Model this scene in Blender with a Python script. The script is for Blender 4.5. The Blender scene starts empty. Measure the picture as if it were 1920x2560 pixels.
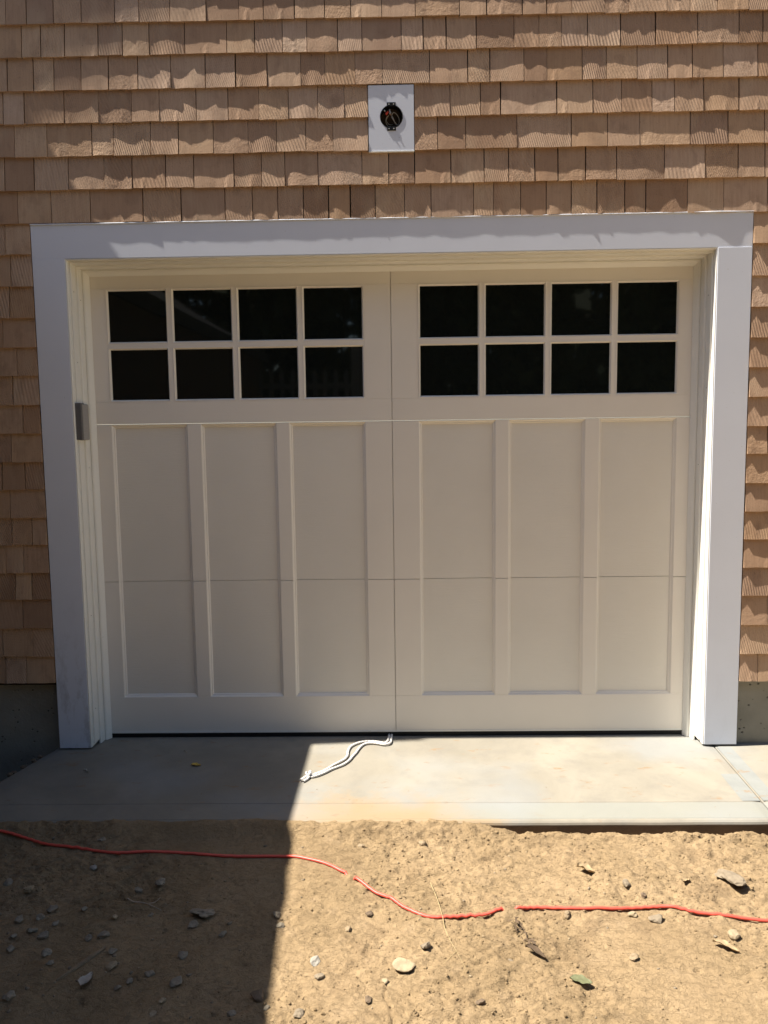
import bpy, bmesh, math, random
import numpy as np
from mathutils import Vector, Matrix, noise
random.seed(7); rng = np.random.default_rng(11)
scene = bpy.context.scene
COL = scene.collection

# ---------------------------------------------------------------- camera
cam_d = bpy.data.cameras.new('camera'); cam = bpy.data.objects.new('camera', cam_d); COL.objects.link(cam)
F_PX = 2078.2
cam_d.sensor_fit = 'VERTICAL'; cam_d.sensor_height = 24.0; cam_d.lens = 24.0*F_PX/2560.0
cam_d.clip_start = 0.05; cam_d.clip_end = 400
YAW, PITCH, ROLL = -0.0212, -0.1067, -0.0137
fwd = Vector((math.sin(YAW)*math.cos(PITCH), math.cos(YAW)*math.cos(PITCH), math.sin(PITCH)))
rt = Vector((math.cos(YAW), -math.sin(YAW), 0)); up = rt.cross(fwd)
r2 = rt*math.cos(ROLL)+up*math.sin(ROLL); u2 = up*math.cos(ROLL)-rt*math.sin(ROLL)
M = Matrix((( r2.x,u2.x,-fwd.x,0.0382),(r2.y,u2.y,-fwd.y,-3.6799),(r2.z,u2.z,-fwd.z,1.4852),(0,0,0,1)))
cam.matrix_world = M
scene.camera = cam
scene.render.resolution_x = 768; scene.render.resolution_y = 1024

# ---------------------------------------------------------------- light
SUN = Vector((0.59, 0.052, -1.0)).normalized()
world = bpy.data.worlds.new('World'); scene.world = world; world.use_nodes = True
wn = world.node_tree; bg = wn.nodes['Background']
sky = wn.nodes.new('ShaderNodeTexSky'); sky.sky_type = 'NISHITA'; sky.sun_disc = False
sky.sun_elevation = math.asin(-SUN.z); sky.sun_rotation = math.atan2(-SUN.x, -SUN.y)
wn.links.new(sky.outputs[0], bg.inputs[0]); bg.inputs[1].default_value = 0.065
sl = bpy.data.lights.new('sun', 'SUN'); sl.energy = 5.0; sl.angle = math.radians(0.55); sl.color = (1.0, 0.93, 0.82)
sun = bpy.data.objects.new('sun', sl); COL.objects.link(sun)
sun.rotation_euler = SUN.to_track_quat('-Z', 'Y').to_euler(); sun.location = (-4, -2, 9)
vs = scene.view_settings; vs.view_transform = 'Standard'; vs.look = 'None'; vs.exposure = 1.5; vs.gamma = 1; vs.use_curve_mapping = False

# ---------------------------------------------------------------- helpers
def tag(o, label=None, cat=None, group=None, kind=None):
    if label: o['label'] = label
    if cat: o['category'] = cat
    if group: o['group'] = group
    if kind: o['kind'] = kind
    return o
def empty(name, loc=(0,0,0)):
    o = bpy.data.objects.new(name, None); COL.objects.link(o); o.location = loc; o.empty_display_size = .1; return o
def link(name, me, mat, parent=None, loc=(0,0,0), smooth=False):
    o = bpy.data.objects.new(name, me); COL.objects.link(o)
    if mat and len(me.materials) == 0: me.materials.append(mat)
    if parent is not None: o.parent = parent
    o.location = loc
    if smooth:
        for f in me.polygons: f.use_smooth = True
    return o
def pydata(name, v, f):
    me = bpy.data.meshes.new(name); me.from_pydata([tuple(map(float, q)) for q in v], [], [tuple(map(int, q)) for q in f]); me.update(); return me
def bm_obj(name, bm, mat, parent=None, loc=(0,0,0), smooth=False):
    me = bpy.data.meshes.new(name); bm.to_mesh(me); bm.free(); return link(name, me, mat, parent, loc, smooth)
def box_bm(bm, x0, x1, y0, y1, z0, z1, bev=0.0):
    vs_ = [bm.verts.new((x, y, z)) for x in (x0, x1) for y in (y0, y1) for z in (z0, z1)]
    fs = [(0,1,3,2),(4,6,7,5),(0,4,5,1),(2,3,7,6),(0,2,6,4),(1,5,7,3)]
    faces = [bm.faces.new([vs_[i] for i in q]) for q in fs]
    if bev:
        ed = list({e for f in faces for e in f.edges})
        bmesh.ops.bevel(bm, geom=ed, offset=bev, segments=2, affect='EDGES', profile=.6)
def box(name, x0, x1, y0, y1, z0, z1, mat, parent=None, bev=0.0):
    c = ((x0+x1)/2, (y0+y1)/2, (z0+z1)/2)
    bm = bmesh.new(); box_bm(bm, x0-c[0], x1-c[0], y0-c[1], y1-c[1], z0-c[2], z1-c[2], bev)
    bmesh.ops.recalc_face_normals(bm, faces=bm.faces)
    return bm_obj(name, bm, mat, parent, c)
def tube(name, pts, r, mat, parent=None, seg=8, taper=None, closed_ends=True):
    P = [Vector(p) for p in pts]; v = []; f = []
    for i, p in enumerate(P):
        t = (P[min(i+1, len(P)-1)]-P[max(i-1, 0)]).normalized()
        a = t.cross(Vector((0, 0, 1)));
        if a.length < .05: a = t.cross(Vector((0, 1, 0)))
        a.normalize(); b = a.cross(t)
        rr = r if taper is None else r*taper(i/(len(P)-1))
        for k in range(seg):
            q = 2*math.pi*k/seg; v.append(p+a*math.cos(q)*rr+b*math.sin(q)*rr)
    for i in range(len(P)-1):
        for k in range(seg):
            k2 = (k+1) % seg; f.append((i*seg+k, i*seg+k2, (i+1)*seg+k2, (i+1)*seg+k))
    f.append(tuple(range(seg-1, -1, -1))); f.append(tuple((len(P)-1)*seg+k for k in range(seg)))
    me = pydata(name, v, f); return link(name, me, mat, parent, smooth=True)
def smooth_path(pts, n=6):
    P = [Vector(p) for p in pts]; out = []
    for i in range(len(P)-1):
        a, b, c, d = P[max(i-1,0)], P[i], P[i+1], P[min(i+2, len(P)-1)]
        for k in range(n):
            t = k/n
            out.append(.5*((2*b)+(c-a)*t+(2*a-5*b+4*c-d)*t*t+(3*b-a-3*c+d)*t*t*t))
    out.append(P[-1]); return out

# numpy value noise
_perm = rng.random((256, 256))
def vnoise(x, y):
    xi = np.floor(x).astype(int); yi = np.floor(y).astype(int); fx = x-xi; fy = y-yi
    fx = fx*fx*(3-2*fx); fy = fy*fy*(3-2*fy)
    g = lambda a, b: _perm[a % 256, b % 256]
    return (g(xi, yi)*(1-fx)+g(xi+1, yi)*fx)*(1-fy)+(g(xi, yi+1)*(1-fx)+g(xi+1, yi+1)*fx)*fy*1.0
def fbm(x, y, o=4, gain=.5):
    s = 0; a = 1; t = 0
    for i in range(o):
        s = s+a*(vnoise(x*2**i+17.3*i, y*2**i+9.1*i)-.5); t += a; a *= gain
    return s/t*2

# ---------------------------------------------------------------- materials
class Mat:
    def __init__(s, name, col=(.5,.5,.5), rough=.6, spec=.3):
        s.m = bpy.data.materials.new(name); s.m.use_nodes = True; s.t = s.m.node_tree; s.b = s.t.nodes['Principled BSDF']
        s.b.inputs['Base Color'].default_value = (*col, 1); s.b.inputs['Roughness'].default_value = rough
        s.b.inputs['Specular IOR Level'].default_value = spec
        s.tc = s.t.nodes.new('ShaderNodeTexCoord')
    def n(s, typ, **kw):
        q = s.t.nodes.new('ShaderNode'+typ)
        for k, v in kw.items():
            if k.startswith('i_'):
                key = k[2:].replace('_', ' ')
                q.inputs[key].default_value = v
            else: setattr(q, k, v)
        return q
    def l(s, a, b): s.t.links.new(a, b)
    def mapping(s, src, scale=(1,1,1), rot=(0,0,0), loc=(0,0,0)):
        q = s.n('Mapping'); q.inputs['Scale'].default_value = scale; q.inputs['Rotation'].default_value = rot; q.inputs['Location'].default_value = loc
        s.l(src, q.inputs['Vector']); return q.outputs[0]
    def noise(s, vec, scale, detail=4, rough=.5, dist=0):
        q = s.n('TexNoise'); q.inputs['Scale'].default_value = scale; q.inputs['Detail'].default_value = detail
        q.inputs['Roughness'].default_value = rough; q.inputs['Distortion'].default_value = dist
        s.l(vec, q.inputs['Vector']); return q.outputs['Fac']
    def ramp(s, fac, stops):
        q = s.n('ValToRGB'); e = q.color_ramp.elements
        while len(e) < len(stops): e.new(.5)
        for el, (p, c) in zip(e, stops):
            el.position = p; el.color = (*c, 1) if len(c) == 3 else c
        s.l(fac, q.inputs[0]); return q.outputs[0]
    def g(s, fac, a, b):
        return s.ramp(fac, [(a, (0,0,0)), (b, (1,1,1))])
    def mix(s, fac, a, b, mode='MIX'):
        q = s.n('MixRGB', blend_type=mode)
        for i, x in ((0, fac), (1, a), (2, b)):
            if hasattr(x, 'links') or isinstance(x, bpy.types.NodeSocket): s.l(x, q.inputs[i])
            elif i == 0: q.inputs[0].default_value = x
            else: q.inputs[i].default_value = (*x, 1)
        return q.outputs[0]
    def math(s, op, a, b=0.0, c=None):
        q = s.n('Math', operation=op)
        for i, x in enumerate((a, b) if c is None else (a, b, c)):
            if isinstance(x, bpy.types.NodeSocket): s.l(x, q.inputs[i])
            else: q.inputs[i].default_value = x
        return q.outputs[0]
    def bump(s, h, strength=1, dist=.01, prev=None):
        q = s.n('Bump'); q.inputs['Strength'].default_value = strength; q.inputs['Distance'].default_value = dist
        s.l(h, q.inputs['Height'])
        if prev: s.l(prev, q.inputs['Normal'])
        return q.outputs[0]
    def color(s, c): s.l(c, s.b.inputs['Base Color'])
    def normal(s, c): s.l(c, s.b.inputs['Normal'])

def m_cedar():
    m = Mat('cedar_shingle', rough=.75, spec=.15)
    oi = m.n('ObjectInfo'); rnd = oi.outputs['Random']
    comb = m.n('CombineXYZ'); m.l(m.math('MULTIPLY', rnd, 37.0), comb.inputs[0]); m.l(m.math('MULTIPLY', rnd, 91.0), comb.inputs[1]); m.l(m.math('MULTIPLY', rnd, 53.0), comb.inputs[2])
    add = m.n('VectorMath', operation='ADD'); m.l(m.tc.outputs['Object'], add.inputs[0]); m.l(comb.outputs[0], add.inputs[1]); v = add.outputs[0]
    c0 = m.ramp(rnd, [(0, (.385,.245,.155)), (.2, (.49,.335,.228)), (.38, (.33,.21,.135)), (.55, (.52,.372,.27)), (.72, (.425,.275,.168)), (.86, (.55,.385,.258)), (1, (.36,.24,.168))])
    grain = m.noise(m.mapping(v, (90, 30, 5)), 1.6, 5, .6)
    c1 = m.mix(m.g(grain, .35, .75), c0, (.28,.17,.105), 'MIX'); c1 = m.mix(.62, c1, c0)
    blot = m.g(m.noise(m.mapping(v, (1, 1, .7)), 16, 4, .6, .3), .52, .74)
    c2 = m.mix(m.math('MULTIPLY', blot, .4), c1, (.2,.125,.085))
    spk = m.g(m.noise(v, 170, 3, .6), .64, .70)
    c3 = m.mix(m.math('MULTIPLY', spk, .5), c2, (.12,.07,.045))
    pale = m.g(m.noise(m.mapping(v, (1.2, 1, .5)), 9, 2), .55, .75)
    c4 = m.mix(m.math('MULTIPLY', pale, .28), c3, (.56,.43,.30))
    m.color(c4)
    # saw marks: slanting ripples, their pitch and depth differ from shingle to shingle
    r2_ = m.math('FRACT', m.math('MULTIPLY', rnd, 7.13)); r3_ = m.math('FRACT', m.math('MULTIPLY', rnd, 17.7)); r4_ = m.math('FRACT', m.math('MULTIPLY', rnd, 29.3))
    rot = m.n('VectorRotate', rotation_type='Y_AXIS'); m.l(v, rot.inputs['Vector']); m.l(m.math('MULTIPLY_ADD', r2_, .30, .18), rot.inputs['Angle']); SGN = 1
    w = m.n('TexWave', wave_type='BANDS', bands_direction='X'); m.l(rot.outputs[0], w.inputs['Vector'])
    m.l(m.math('MULTIPLY_ADD', r3_, 22, 19), w.inputs['Scale']); w.inputs['Distortion'].default_value = 1.1; w.inputs['Detail'].default_value = 1; w.inputs['Detail Scale'].default_value = .6
    amp = m.math('MULTIPLY', m.math('POWER', r4_, 1.6), 1.0)
    h = m.math('MULTIPLY', w.outputs['Fac'], amp)
    b1 = m.bump(h, 1, .0014)
    fz = m.noise(m.mapping(v, (1, 1, .35)), 260, 4, .65)
    b2 = m.bump(fz, 1, .0008, b1)
    rgh = m.noise(v, 60, 3, .7); amp2 = m.math('MULTIPLY', rgh, m.g(r2_, .6, .95))
    b3 = m.bump(amp2, 1, .0022, b2)
    m.normal(b3); return m.m

def m_paint(name, col, rough=.45, grain=0.0, dirt=0.0):
    m = Mat(name, col, rough, .35); v = m.tc.outputs['Object']
    base = m.mix(m.g(m.noise(v, 3.5, 3), .4, .8), col, tuple(c*.955 for c in col))
    if dirt:
        geo = m.n('NewGeometry'); sep = m.n('SeparateXYZ'); m.l(geo.outputs['Position'], sep.inputs[0])
        low = m.n('MapRange'); low.inputs['From Min'].default_value = .75; low.inputs['From Max'].default_value = .05; m.l(sep.outputs[2], low.inputs['Value'])
        pos = geo.outputs['Position']
        sm = m.g(m.noise(m.mapping(pos, (1, 1, .45)), 16, 6, .72), .5, .68)
        lft = m.n('MapRange'); lft.inputs['From Min'].default_value = .2; lft.inputs['From Max'].default_value = -.2; lft.inputs['To Min'].default_value = .12; m.l(sep.outputs[0], lft.inputs['Value'])
        f = m.math('MULTIPLY', m.math('MULTIPLY', m.math('MULTIPLY', sm, low.outputs[0]), lft.outputs[0]), dirt)
        base = m.mix(f, base, (.22,.19,.16))
        sp = m.g(m.noise(pos, 95, 2, .5), .73, .76)
        base = m.mix(m.math('MULTIPLY', sp, .35), base, (.3,.25,.2))
    m.color(base)
    b = m.bump(m.noise(v, 220, 3), 1, .00012)
    if grain:
        gr = m.noise(m.mapping(v, (6, 20, 75), loc=(3, 1, 2)), 2.2, 5, .62, .9)
        b = m.bump(m.g(gr, .46, .56), 1, grain, b)
    m.normal(b); return m.m

def m_concrete(name='concrete', col=(.235,.215,.175), sand=True):
    m = Mat(name, col, .8, .2); geo = m.n('NewGeometry'); v = geo.outputs['Position']
    c = m.mix(m.g(m.noise(v, 2.1, 6, .62, .5), .38, .66), tuple(x*.86 for x in col), tuple(min(1, x*1.10) for x in col))
    c = m.mix(m.math('MULTIPLY', m.g(m.noise(v, 7, 5, .65), .5, .70), .45), c, (col[0]*.74, col[1]*.75, col[2]*.80))
    if sand:
        sep = m.n('SeparateXYZ'); m.l(v, sep.inputs[0])
        edge = m.n('MapRange'); edge.inputs['From Min'].default_value = -.25; edge.inputs['From Max'].default_value = -.72; m.l(sep.outputs[1], edge.inputs['Value'])
        xr = m.n('MapRange'); xr.inputs['From Min'].default_value = .62; xr.inputs['From Max'].default_value = .1; m.l(sep.outputs[0], xr.inputs['Value'])
        xl = m.n('MapRange'); xl.inputs['From Min'].default_value = -.75; xl.inputs['From Max'].default_value = -.25; m.l(sep.outputs[0], xl.inputs['Value'])
        f = m.math('MULTIPLY', edge.outputs[0], m.math('MULTIPLY_ADD', m.math('MULTIPLY', xr.outputs[0], xl.outputs[0]), .85, .14))
        n1 = m.noise(v, 9, 6, .7)
        ff = m.g(m.math('ADD', f, m.math('MULTIPLY', m.math('SUBTRACT', n1, .5), 1.4)), .38, .72)
        c = m.mix(m.math('MULTIPLY', ff, .8), c, (.275,.198,.115))
        st = m.g(m.noise(m.mapping(v, (1, 2.0, 1)), 8, 5, .68), .60, .68)
        c = m.mix(m.math('MULTIPLY', st, .85), c, (.225,.158,.097))
        b0 = m.n('MapRange', interpolation_type='SMOOTHSTEP'); b0.inputs['From Min'].default_value = -.5525; b0.inputs['From Max'].default_value = -.5555; m.l(sep.outputs[1], b0.inputs['Value'])
        b1_ = m.n('MapRange', interpolation_type='SMOOTHSTEP'); b1_.inputs['From Min'].default_value = -.690; b1_.inputs['From Max'].default_value = -.685; m.l(sep.outputs[1], b1_.inputs['Value'])
        b2_ = m.n('MapRange', interpolation_type='SMOOTHSTEP'); b2_.inputs['From Min'].default_value = .1; b2_.inputs['From Max'].default_value = .4; m.l(sep.outputs[0], b2_.inputs['Value'])
        bm_ = m.math('MULTIPLY', m.math('MULTIPLY', b0.outputs[0], b1_.outputs[0]), b2_.outputs[0])
        c = m.mix(m.math('MULTIPLY', bm_, .75), c, (.215,.222,.20))
        bl = m.g(m.noise(m.mapping(v, (1, 1, 1), loc=(4, 2, 0)), 1.6, 3), .5, .7)
        c = m.mix(m.math('MULTIPLY', bl, .6), c, (.225,.235,.235))
    sepz = m.n('SeparateXYZ'); m.l(v, sepz.inputs[0]); soil_shade = m.n('MapRange'); soil_shade.inputs['From Min'].default_value = -.012; soil_shade.inputs['From Max'].default_value = -.018; m.l(sepz.outputs[2], soil_shade.inputs['Value'])
    if sand: c = m.mix(soil_shade.outputs[0], c, (.085,.055,.033))  # side face browned: soil stain and the shadow under the edge, as colour
    sk = m.g(m.noise(v, 140, 2), .70, .74); c = m.mix(m.math('MULTIPLY', sk, .35), c, (.2,.16,.12))
    m.color(c)
    b = m.bump(m.noise(v, 90, 5, .6), 1, .0008); b = m.bump(m.noise(v, 600, 3, .6), 1, .0003, b)
    m.normal(b); return m.m

def m_foundation():
    m = Mat('foundation_concrete', (.2,.195,.17), .85, .2); geo = m.n('NewGeometry'); v = geo.outputs['Position']
    c = m.mix(m.g(m.noise(v, 4, 5, .6), .35, .7), (.235,.225,.19), (.32,.305,.26))
    vo = m.n('TexVoronoi', feature='F1'); vo.inputs['Scale'].default_value = 38; vo.inputs['Randomness'].default_value = 1; m.l(m.mapping(v, (1, 1, 1.2)), vo.inputs['Vector'])
    pit = m.ramp(vo.outputs['Distance'], [(0, (1,1,1)), (.16, (1,1,1)), (.22, (0,0,0))])
    pit = m.math('MULTIPLY', pit, m.g(m.noise(v, 12, 3), .5, .56))
    c = m.mix(m.math('MULTIPLY', pit, .75), c, (.06,.055,.045)); m.color(c)
    b = m.bump(m.math('MULTIPLY', pit, -1), 1, .006); b = m.bump(m.noise(v, 60, 5, .65), 1, .002, b); m.normal(b); return m.m

def m_dirt():
    m = Mat('sandy_dirt', rough=.95, spec=.1); geo = m.n('NewGeometry'); v = geo.outputs['Position']
    n1 = m.noise(v, 2.3, 6, .62, .4)
    c = m.ramp(n1, [(.25, (.185,.130,.073)), (.42, (.262,.188,.106)), (.58, (.312,.225,.130)), (.8, (.236,.168,.095))])
    dk = m.g(m.noise(m.mapping(v, (1, 1, 1), loc=(3, 7, 0)), 6, 6, .7), .54, .72)
    c = m.mix(m.math('MULTIPLY', dk, .5), c, (.15,.10,.058))
    pk = m.g(m.noise(m.mapping(v, (1, 1, 1), loc=(9, 2, 0)), 14, 4, .6), .55, .75)
    c = m.mix(m.math('MULTIPLY', pk, .35), c, (.35,.26,.165))
    sp = m.g(m.noise(v, 260, 2, .6), .64, .72); c = m.mix(m.math('MULTIPLY', sp, .4), c, (.17,.11,.065))
    sp2 = m.g(m.noise(m.mapping(v, loc=(5, 5, 5)), 330, 2, .6), .68, .74); c = m.mix(m.math('MULTIPLY', sp2, .5), c, (.55,.44,.32))
    m.color(c)
    flake = m.g(m.noise(m.mapping(v, (1, 1.5, 1)), 26, 6, .68, .6), .50, .56); flake2 = m.g(m.noise(m.mapping(v, (1.4, 1, 1), loc=(2, 6, 1)), 60, 4, .65, .8), .52, .58)
    b = m.bump(m.noise(v, 45, 6, .72, .3), 1, .008); b = m.bump(flake, 1, .0016, b); b = m.bump(flake2, 1, .0006, b); b = m.bump(m.noise(v, 240, 4, .7), 1, .0032, b)
    m.normal(b); return m.m

def m_ground():
    m = Mat('far_ground', rough=.95, spec=.1); geo = m.n('NewGeometry'); v = geo.outputs['Position']
    ln = m.n('VectorMath', operation='LENGTH'); m.l(v, ln.inputs[0])
    f = m.math('ADD', ln.outputs['Value'], m.math('MULTIPLY', m.noise(v, .8, 5, .6), 3.0))
    mr = m.n('MapRange'); mr.inputs['From Min'].default_value = 9.5; mr.inputs['From Max'].default_value = 11; m.l(f, mr.inputs['Value'])
    gr = m.ramp(m.noise(v, 9, 6, .7), [(.3, (.035,.05,.018)), (.7, (.075,.10,.035))])
    di = m.ramp(m.noise(v, 5, 6, .7), [(.3, (.33,.245,.15)), (.7, (.45,.34,.22))])  # unseen pale dirt spread wide to bounce sun onto the door
    m.color(m.mix(mr.outputs[0], di, gr)); m.normal(m.bump(m.noise(v, 40, 5, .7), 1, .02)); return m.m

def m_stone(name, col, spread=.15):
    m = Mat(name, col, .85, .2); oi = m.n('ObjectInfo'); v = m.tc.outputs['Object']
    c = m.mix(m.g(m.noise(v, 45, 5, .65), .35, .7), tuple(x*.72 for x in col), tuple(min(1, x*1.15) for x in col))
    c = m.mix(m.math('MULTIPLY', oi.outputs['Random'], .4), c, tuple(x*.6 for x in col))
    m.color(c); m.normal(m.bump(m.noise(v, 120, 5, .7), 1, .002)); return m.m

def m_simple(name, col, rough=.6, spec=.3, bump=0, bs=100, var=.15):
    m = Mat(name, col, rough, spec); v = m.tc.outputs['Object']
    m.color(m.mix(m.g(m.noise(v, bs*.4, 4), .3, .7), tuple(x*(1-var) for x in col), tuple(min(1, x*(1+var)) for x in col)))
    if bump: m.normal(m.bump(m.noise(v, bs, 4, .6), 1, bump))
    return m.m

def m_glass():
    m = Mat('dark_window_glass', (.007,.009,.008), .03, .5)
    m.b.inputs['IOR'].default_value = 1.5
    v = m.tc.outputs['Object']; m.normal(m.bump(m.noise(v, 2.5, 2), 1, .0006))
    s_ = m.g(m.noise(v, 85, 5, .75, .5), .70, .74)
    m.color(m.mix(m.math('MULTIPLY', s_, .16), (.007,.009,.008), (.12,.12,.11)))
    return m.m

def m_rope():
    m = Mat('braided_rope', (.62,.60,.57), .8, .2); uv = m.tc.outputs['UV']
    w1 = m.n('TexWave', wave_type='BANDS', bands_direction='DIAGONAL'); m.l(m.mapping(uv, (1, 1, 1)), w1.inputs['Vector']); w1.inputs['Scale'].default_value = .32
    w2 = m.n('TexWave', wave_type='BANDS', bands_direction='DIAGONAL'); m.l(m.mapping(uv, (-1, 1, 1)), w2.inputs['Vector']); w2.inputs['Scale'].default_value = .32
    h = m.math('MAXIMUM', w1.outputs['Fac'], w2.outputs['Fac'])
    m.color(m.mix(h, (.42,.40,.37), (.68,.66,.63))); m.normal(m.bump(h, 1, .0012)); return m.m

MT = dict(
 cedar=m_cedar(), trim=m_paint('white_trim_board', (.70,.735,.82), .42, 0, .55), jamb=m_paint('white_jamb_vinyl', (.80,.785,.73), .4, 0, .12),
 door=m_paint('door_paint', (.82,.775,.705), .42), doorpanel=m_paint('door_panel_paint', (.78,.745,.675), .45, .00022),
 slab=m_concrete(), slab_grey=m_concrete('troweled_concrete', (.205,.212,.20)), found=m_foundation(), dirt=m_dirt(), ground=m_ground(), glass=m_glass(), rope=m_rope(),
 darkwood=m_simple('dark_wing_boards', (.10,.07,.05), .9), sheath=m_simple('dark_building_paper', (.05,.035,.025), .9), rubber=m_simple('black_rubber', (.012,.012,.013), .6),
 black=m_simple('black_plastic', (.006,.006,.007), .35, .5), metal=m_simple('zinc_screw', (.5,.5,.48), .35, .6),
 cord=m_simple('orange_red_vinyl', (.62,.085,.06), .4, .4, 0, 60, .06),
 grey=m_simple('grey_weathered_plastic', (.33,.315,.30), .6, .25, .0002, 300, .06),
 greyshade=m_simple('shaded_grey_plastic', (.13,.125,.125), .6, .25, .0002, 300, .06),  # darker copy of the grey plastic for its shaded side
 red=m_simple('red_wire_nut', (.5,.05,.03), .4), wire=m_simple('grey_wire_sheath', (.4,.36,.30), .5), copper=m_simple('copper_wire', (.55,.3,.16), .3, .6),
 st_gravel=m_stone('gravel_stone', (.275,.235,.175)), st_grey=m_stone('grey_stone', (.235,.19,.135)), st_tan=m_stone('tan_stone', (.29,.22,.14)), st_pale=m_stone('pale_stone', (.36,.285,.185)), st_dark=m_stone('dark_stone', (.17,.125,.085)),
 st_white=m_stone('white_stone', (.34,.315,.27)), leafy=m_simple('yellow_leaf', (.50,.34,.07), .6, .2, .0006, 200), leafg=m_simple('faded_green_leaf', (.125,.13,.07), .6, .2, .0006, 200),
 leafd=m_simple('dry_tan_leaf', (.33,.245,.145), .8, .15, .001, 120, .25), leafb=m_simple('dead_brown_leaf', (.10,.07,.045), .8, .15, .001, 120, .3),
 straw=m_simple('straw', (.36,.28,.15), .7), twigm=m_simple('bleached_twig', (.34,.29,.22), .8), paper=m_simple('dirty_paper', (.36,.33,.28), .8, .1, .0008, 90),
 bark=m_simple('tree_bark', (.09,.065,.045), .9), leaves=m_simple('tree_leaves', (.020,.030,.010), .6, .3, 0, 3, .4),
 fence=m_simple('weathered_fence', (.19,.185,.17), .8), roof=m_simple('asphalt_roof', (.06,.06,.06), .9), paintw=m_simple('white_exterior_paint', (.75,.75,.75), .5),
)

# measured layout: courses (butt height, slope, joints), edge courses, cord and rope paths, in metres
ROWS = [(3.1713, -0.0036, [-1.606, -1.518, -1.403, -1.285, -1.144, -1.041, -0.911, -0.757, -0.619, -0.518, -0.386, -0.26, -0.15, -0.021, 0.119, 0.304, 0.415, 0.565, 0.666, 0.771, 0.907, 1.007, 1.162, 1.257, 1.37, 1.499]), (3.0397, -0.0025, [-1.546, -1.465, -1.362, -1.22, -1.116, -1.004, -0.852, -0.675, -0.557, -0.439, -0.337, -0.208, -0.105, 0.059, 0.151, 0.247, 0.374, 0.531, 0.635, 0.729, 0.836, 0.973, 1.118, 1.293, 1.462, 1.562]), (2.905, -0.0017, [-1.615, -1.503, -1.415, -1.299, -1.183, -1.056, -0.917, -0.771, -0.642, -0.507, -0.365, -0.264, -0.136, -0.022, 0.177, 0.337, 0.431, 0.573, 0.669, 0.815, 0.917, 1.044, 1.171, 1.274, 1.401, 1.544]), (2.7718, -0.0019, [-1.551, -1.378, -1.232, -1.09, -0.971, -0.815, -0.677, -0.547, -0.422, -0.297, -0.185, -0.084, 0.111, 0.263, 0.389, 0.475, 0.711, 0.863, 0.981, 1.109, 1.202, 1.324, 1.471]), (2.6367, -0.0016, [-1.6, -1.461, -1.267, -1.173, -1.015, -0.895, -0.745, -0.597, -0.476, -0.35, -0.235, -0.085, 0.111, 0.208, 0.329, 0.544, 0.773, 0.926, 1.06, 1.271, 1.43, 1.581]), (2.4991, -0.0011, [-1.652, -1.525, -1.375, -1.221, -1.101, -0.955, -0.835, -0.662, -0.543, -0.444, -0.301, -0.114, 0.0, 0.111, 0.265, 0.406, 0.51, 0.62, 0.719, 0.835, 0.967, 1.167, 1.338, 1.476]), (2.3606, -0.0019, [-1.605, -1.46, -1.289, -1.061, -0.895, -0.705, -0.587, -0.478, -0.368, -0.26, -0.166, -0.058, 0.066, 0.18, 0.361, 0.446, 0.561, 0.671, 0.776, 0.886, 1.003, 1.093, 1.269, 1.421, 1.605])]
LEFT = [(2.233, [-1.669]), (2.0989, [-1.652]), (1.9647, [-1.665]), (1.8366, [-1.703]), (1.7127, [-1.648]), (1.586, [-1.674]), (1.4602, [-1.638]), (1.3342, [-1.697]), (1.2085, [-1.745, -1.643]), (1.0841, [-1.717]), (0.9607, [-1.626]), (0.8327, [-1.751, -1.672]), (0.7112, [-1.716, -1.641]), (0.5777, [-1.69]), (0.4456, [-1.79, -1.652]), (0.3208, [-1.688])]
RIGHT = [(2.2247, []), (2.093, []), (1.9623, []), (1.8299, []), (1.7019, []), (1.5775, []), (1.45, []), (1.3297, [1.642]), (1.2003, []), (1.0775, []), (0.9492, []), (0.8253, []), (0.6987, []), (0.5642, [1.667]), (0.4322, []), (0.3062, [1.634])]
CORD = [[-1.939, -0.735], [-1.659, -0.745], [-1.473, -0.754], [-1.369, -0.776], [-1.267, -0.813], [-1.15, -0.839], [-1.006, -0.869], [-0.889, -0.865], [-0.72, -0.875], [-0.579, -0.886], [-0.408, -0.884], [-0.356, -0.886], [-0.302, -0.906], [-0.248, -0.93], [-0.195, -0.968], [-0.168, -0.989], [-0.123, -1.03], [-0.072, -1.076], [-0.014, -1.118], [0.028, -1.159], [0.075, -1.194], [0.12, -1.212], [0.187, -1.215], [0.278, -1.21], [0.339, -1.193], [0.391, -1.182], [0.456, -1.172], [0.575, -1.184], [0.657, -1.184], [0.769, -1.176], [0.855, -1.18], [0.925, -1.2], [1.027, -1.215], [1.157, -1.235], [1.37, -1.25], [1.624, -1.231]]
ROPE = [[[-0.0343, 0.1155], [-0.0395, 0.0689], [-0.0566, 0.0462], [-0.0861, 0.0603], [-0.1216, 0.0685], [-0.1564, 0.0614], [-0.1846, 0.0404], [-0.2086, 0.0032], [-0.2169, -0.0481], [-0.2166, -0.0981], [-0.2279, -0.1398], [-0.2504, -0.1737], [-0.2703, -0.2003], [-0.2869, -0.2299], [-0.3084, -0.2622], [-0.3352, -0.2894], [-0.3575, -0.3062]], [[-0.0218, 0.1153], [-0.0228, 0.0686], [-0.0303, 0.0382], [-0.0562, 0.0265], [-0.0856, 0.039], [-0.1207, 0.0456], [-0.1492, 0.0308], [-0.1675, -0.0122], [-0.1791, -0.063], [-0.1935, -0.1089], [-0.205, -0.1504], [-0.2269, -0.1942], [-0.2548, -0.2237], [-0.2774, -0.2464], [-0.3039, -0.2815], [-0.3307, -0.3084], [-0.3532, -0.3219]]]
KNOT = [[-0.3637, -0.309], [-0.3778, -0.3369], [-0.3943, -0.3645]]

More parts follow.
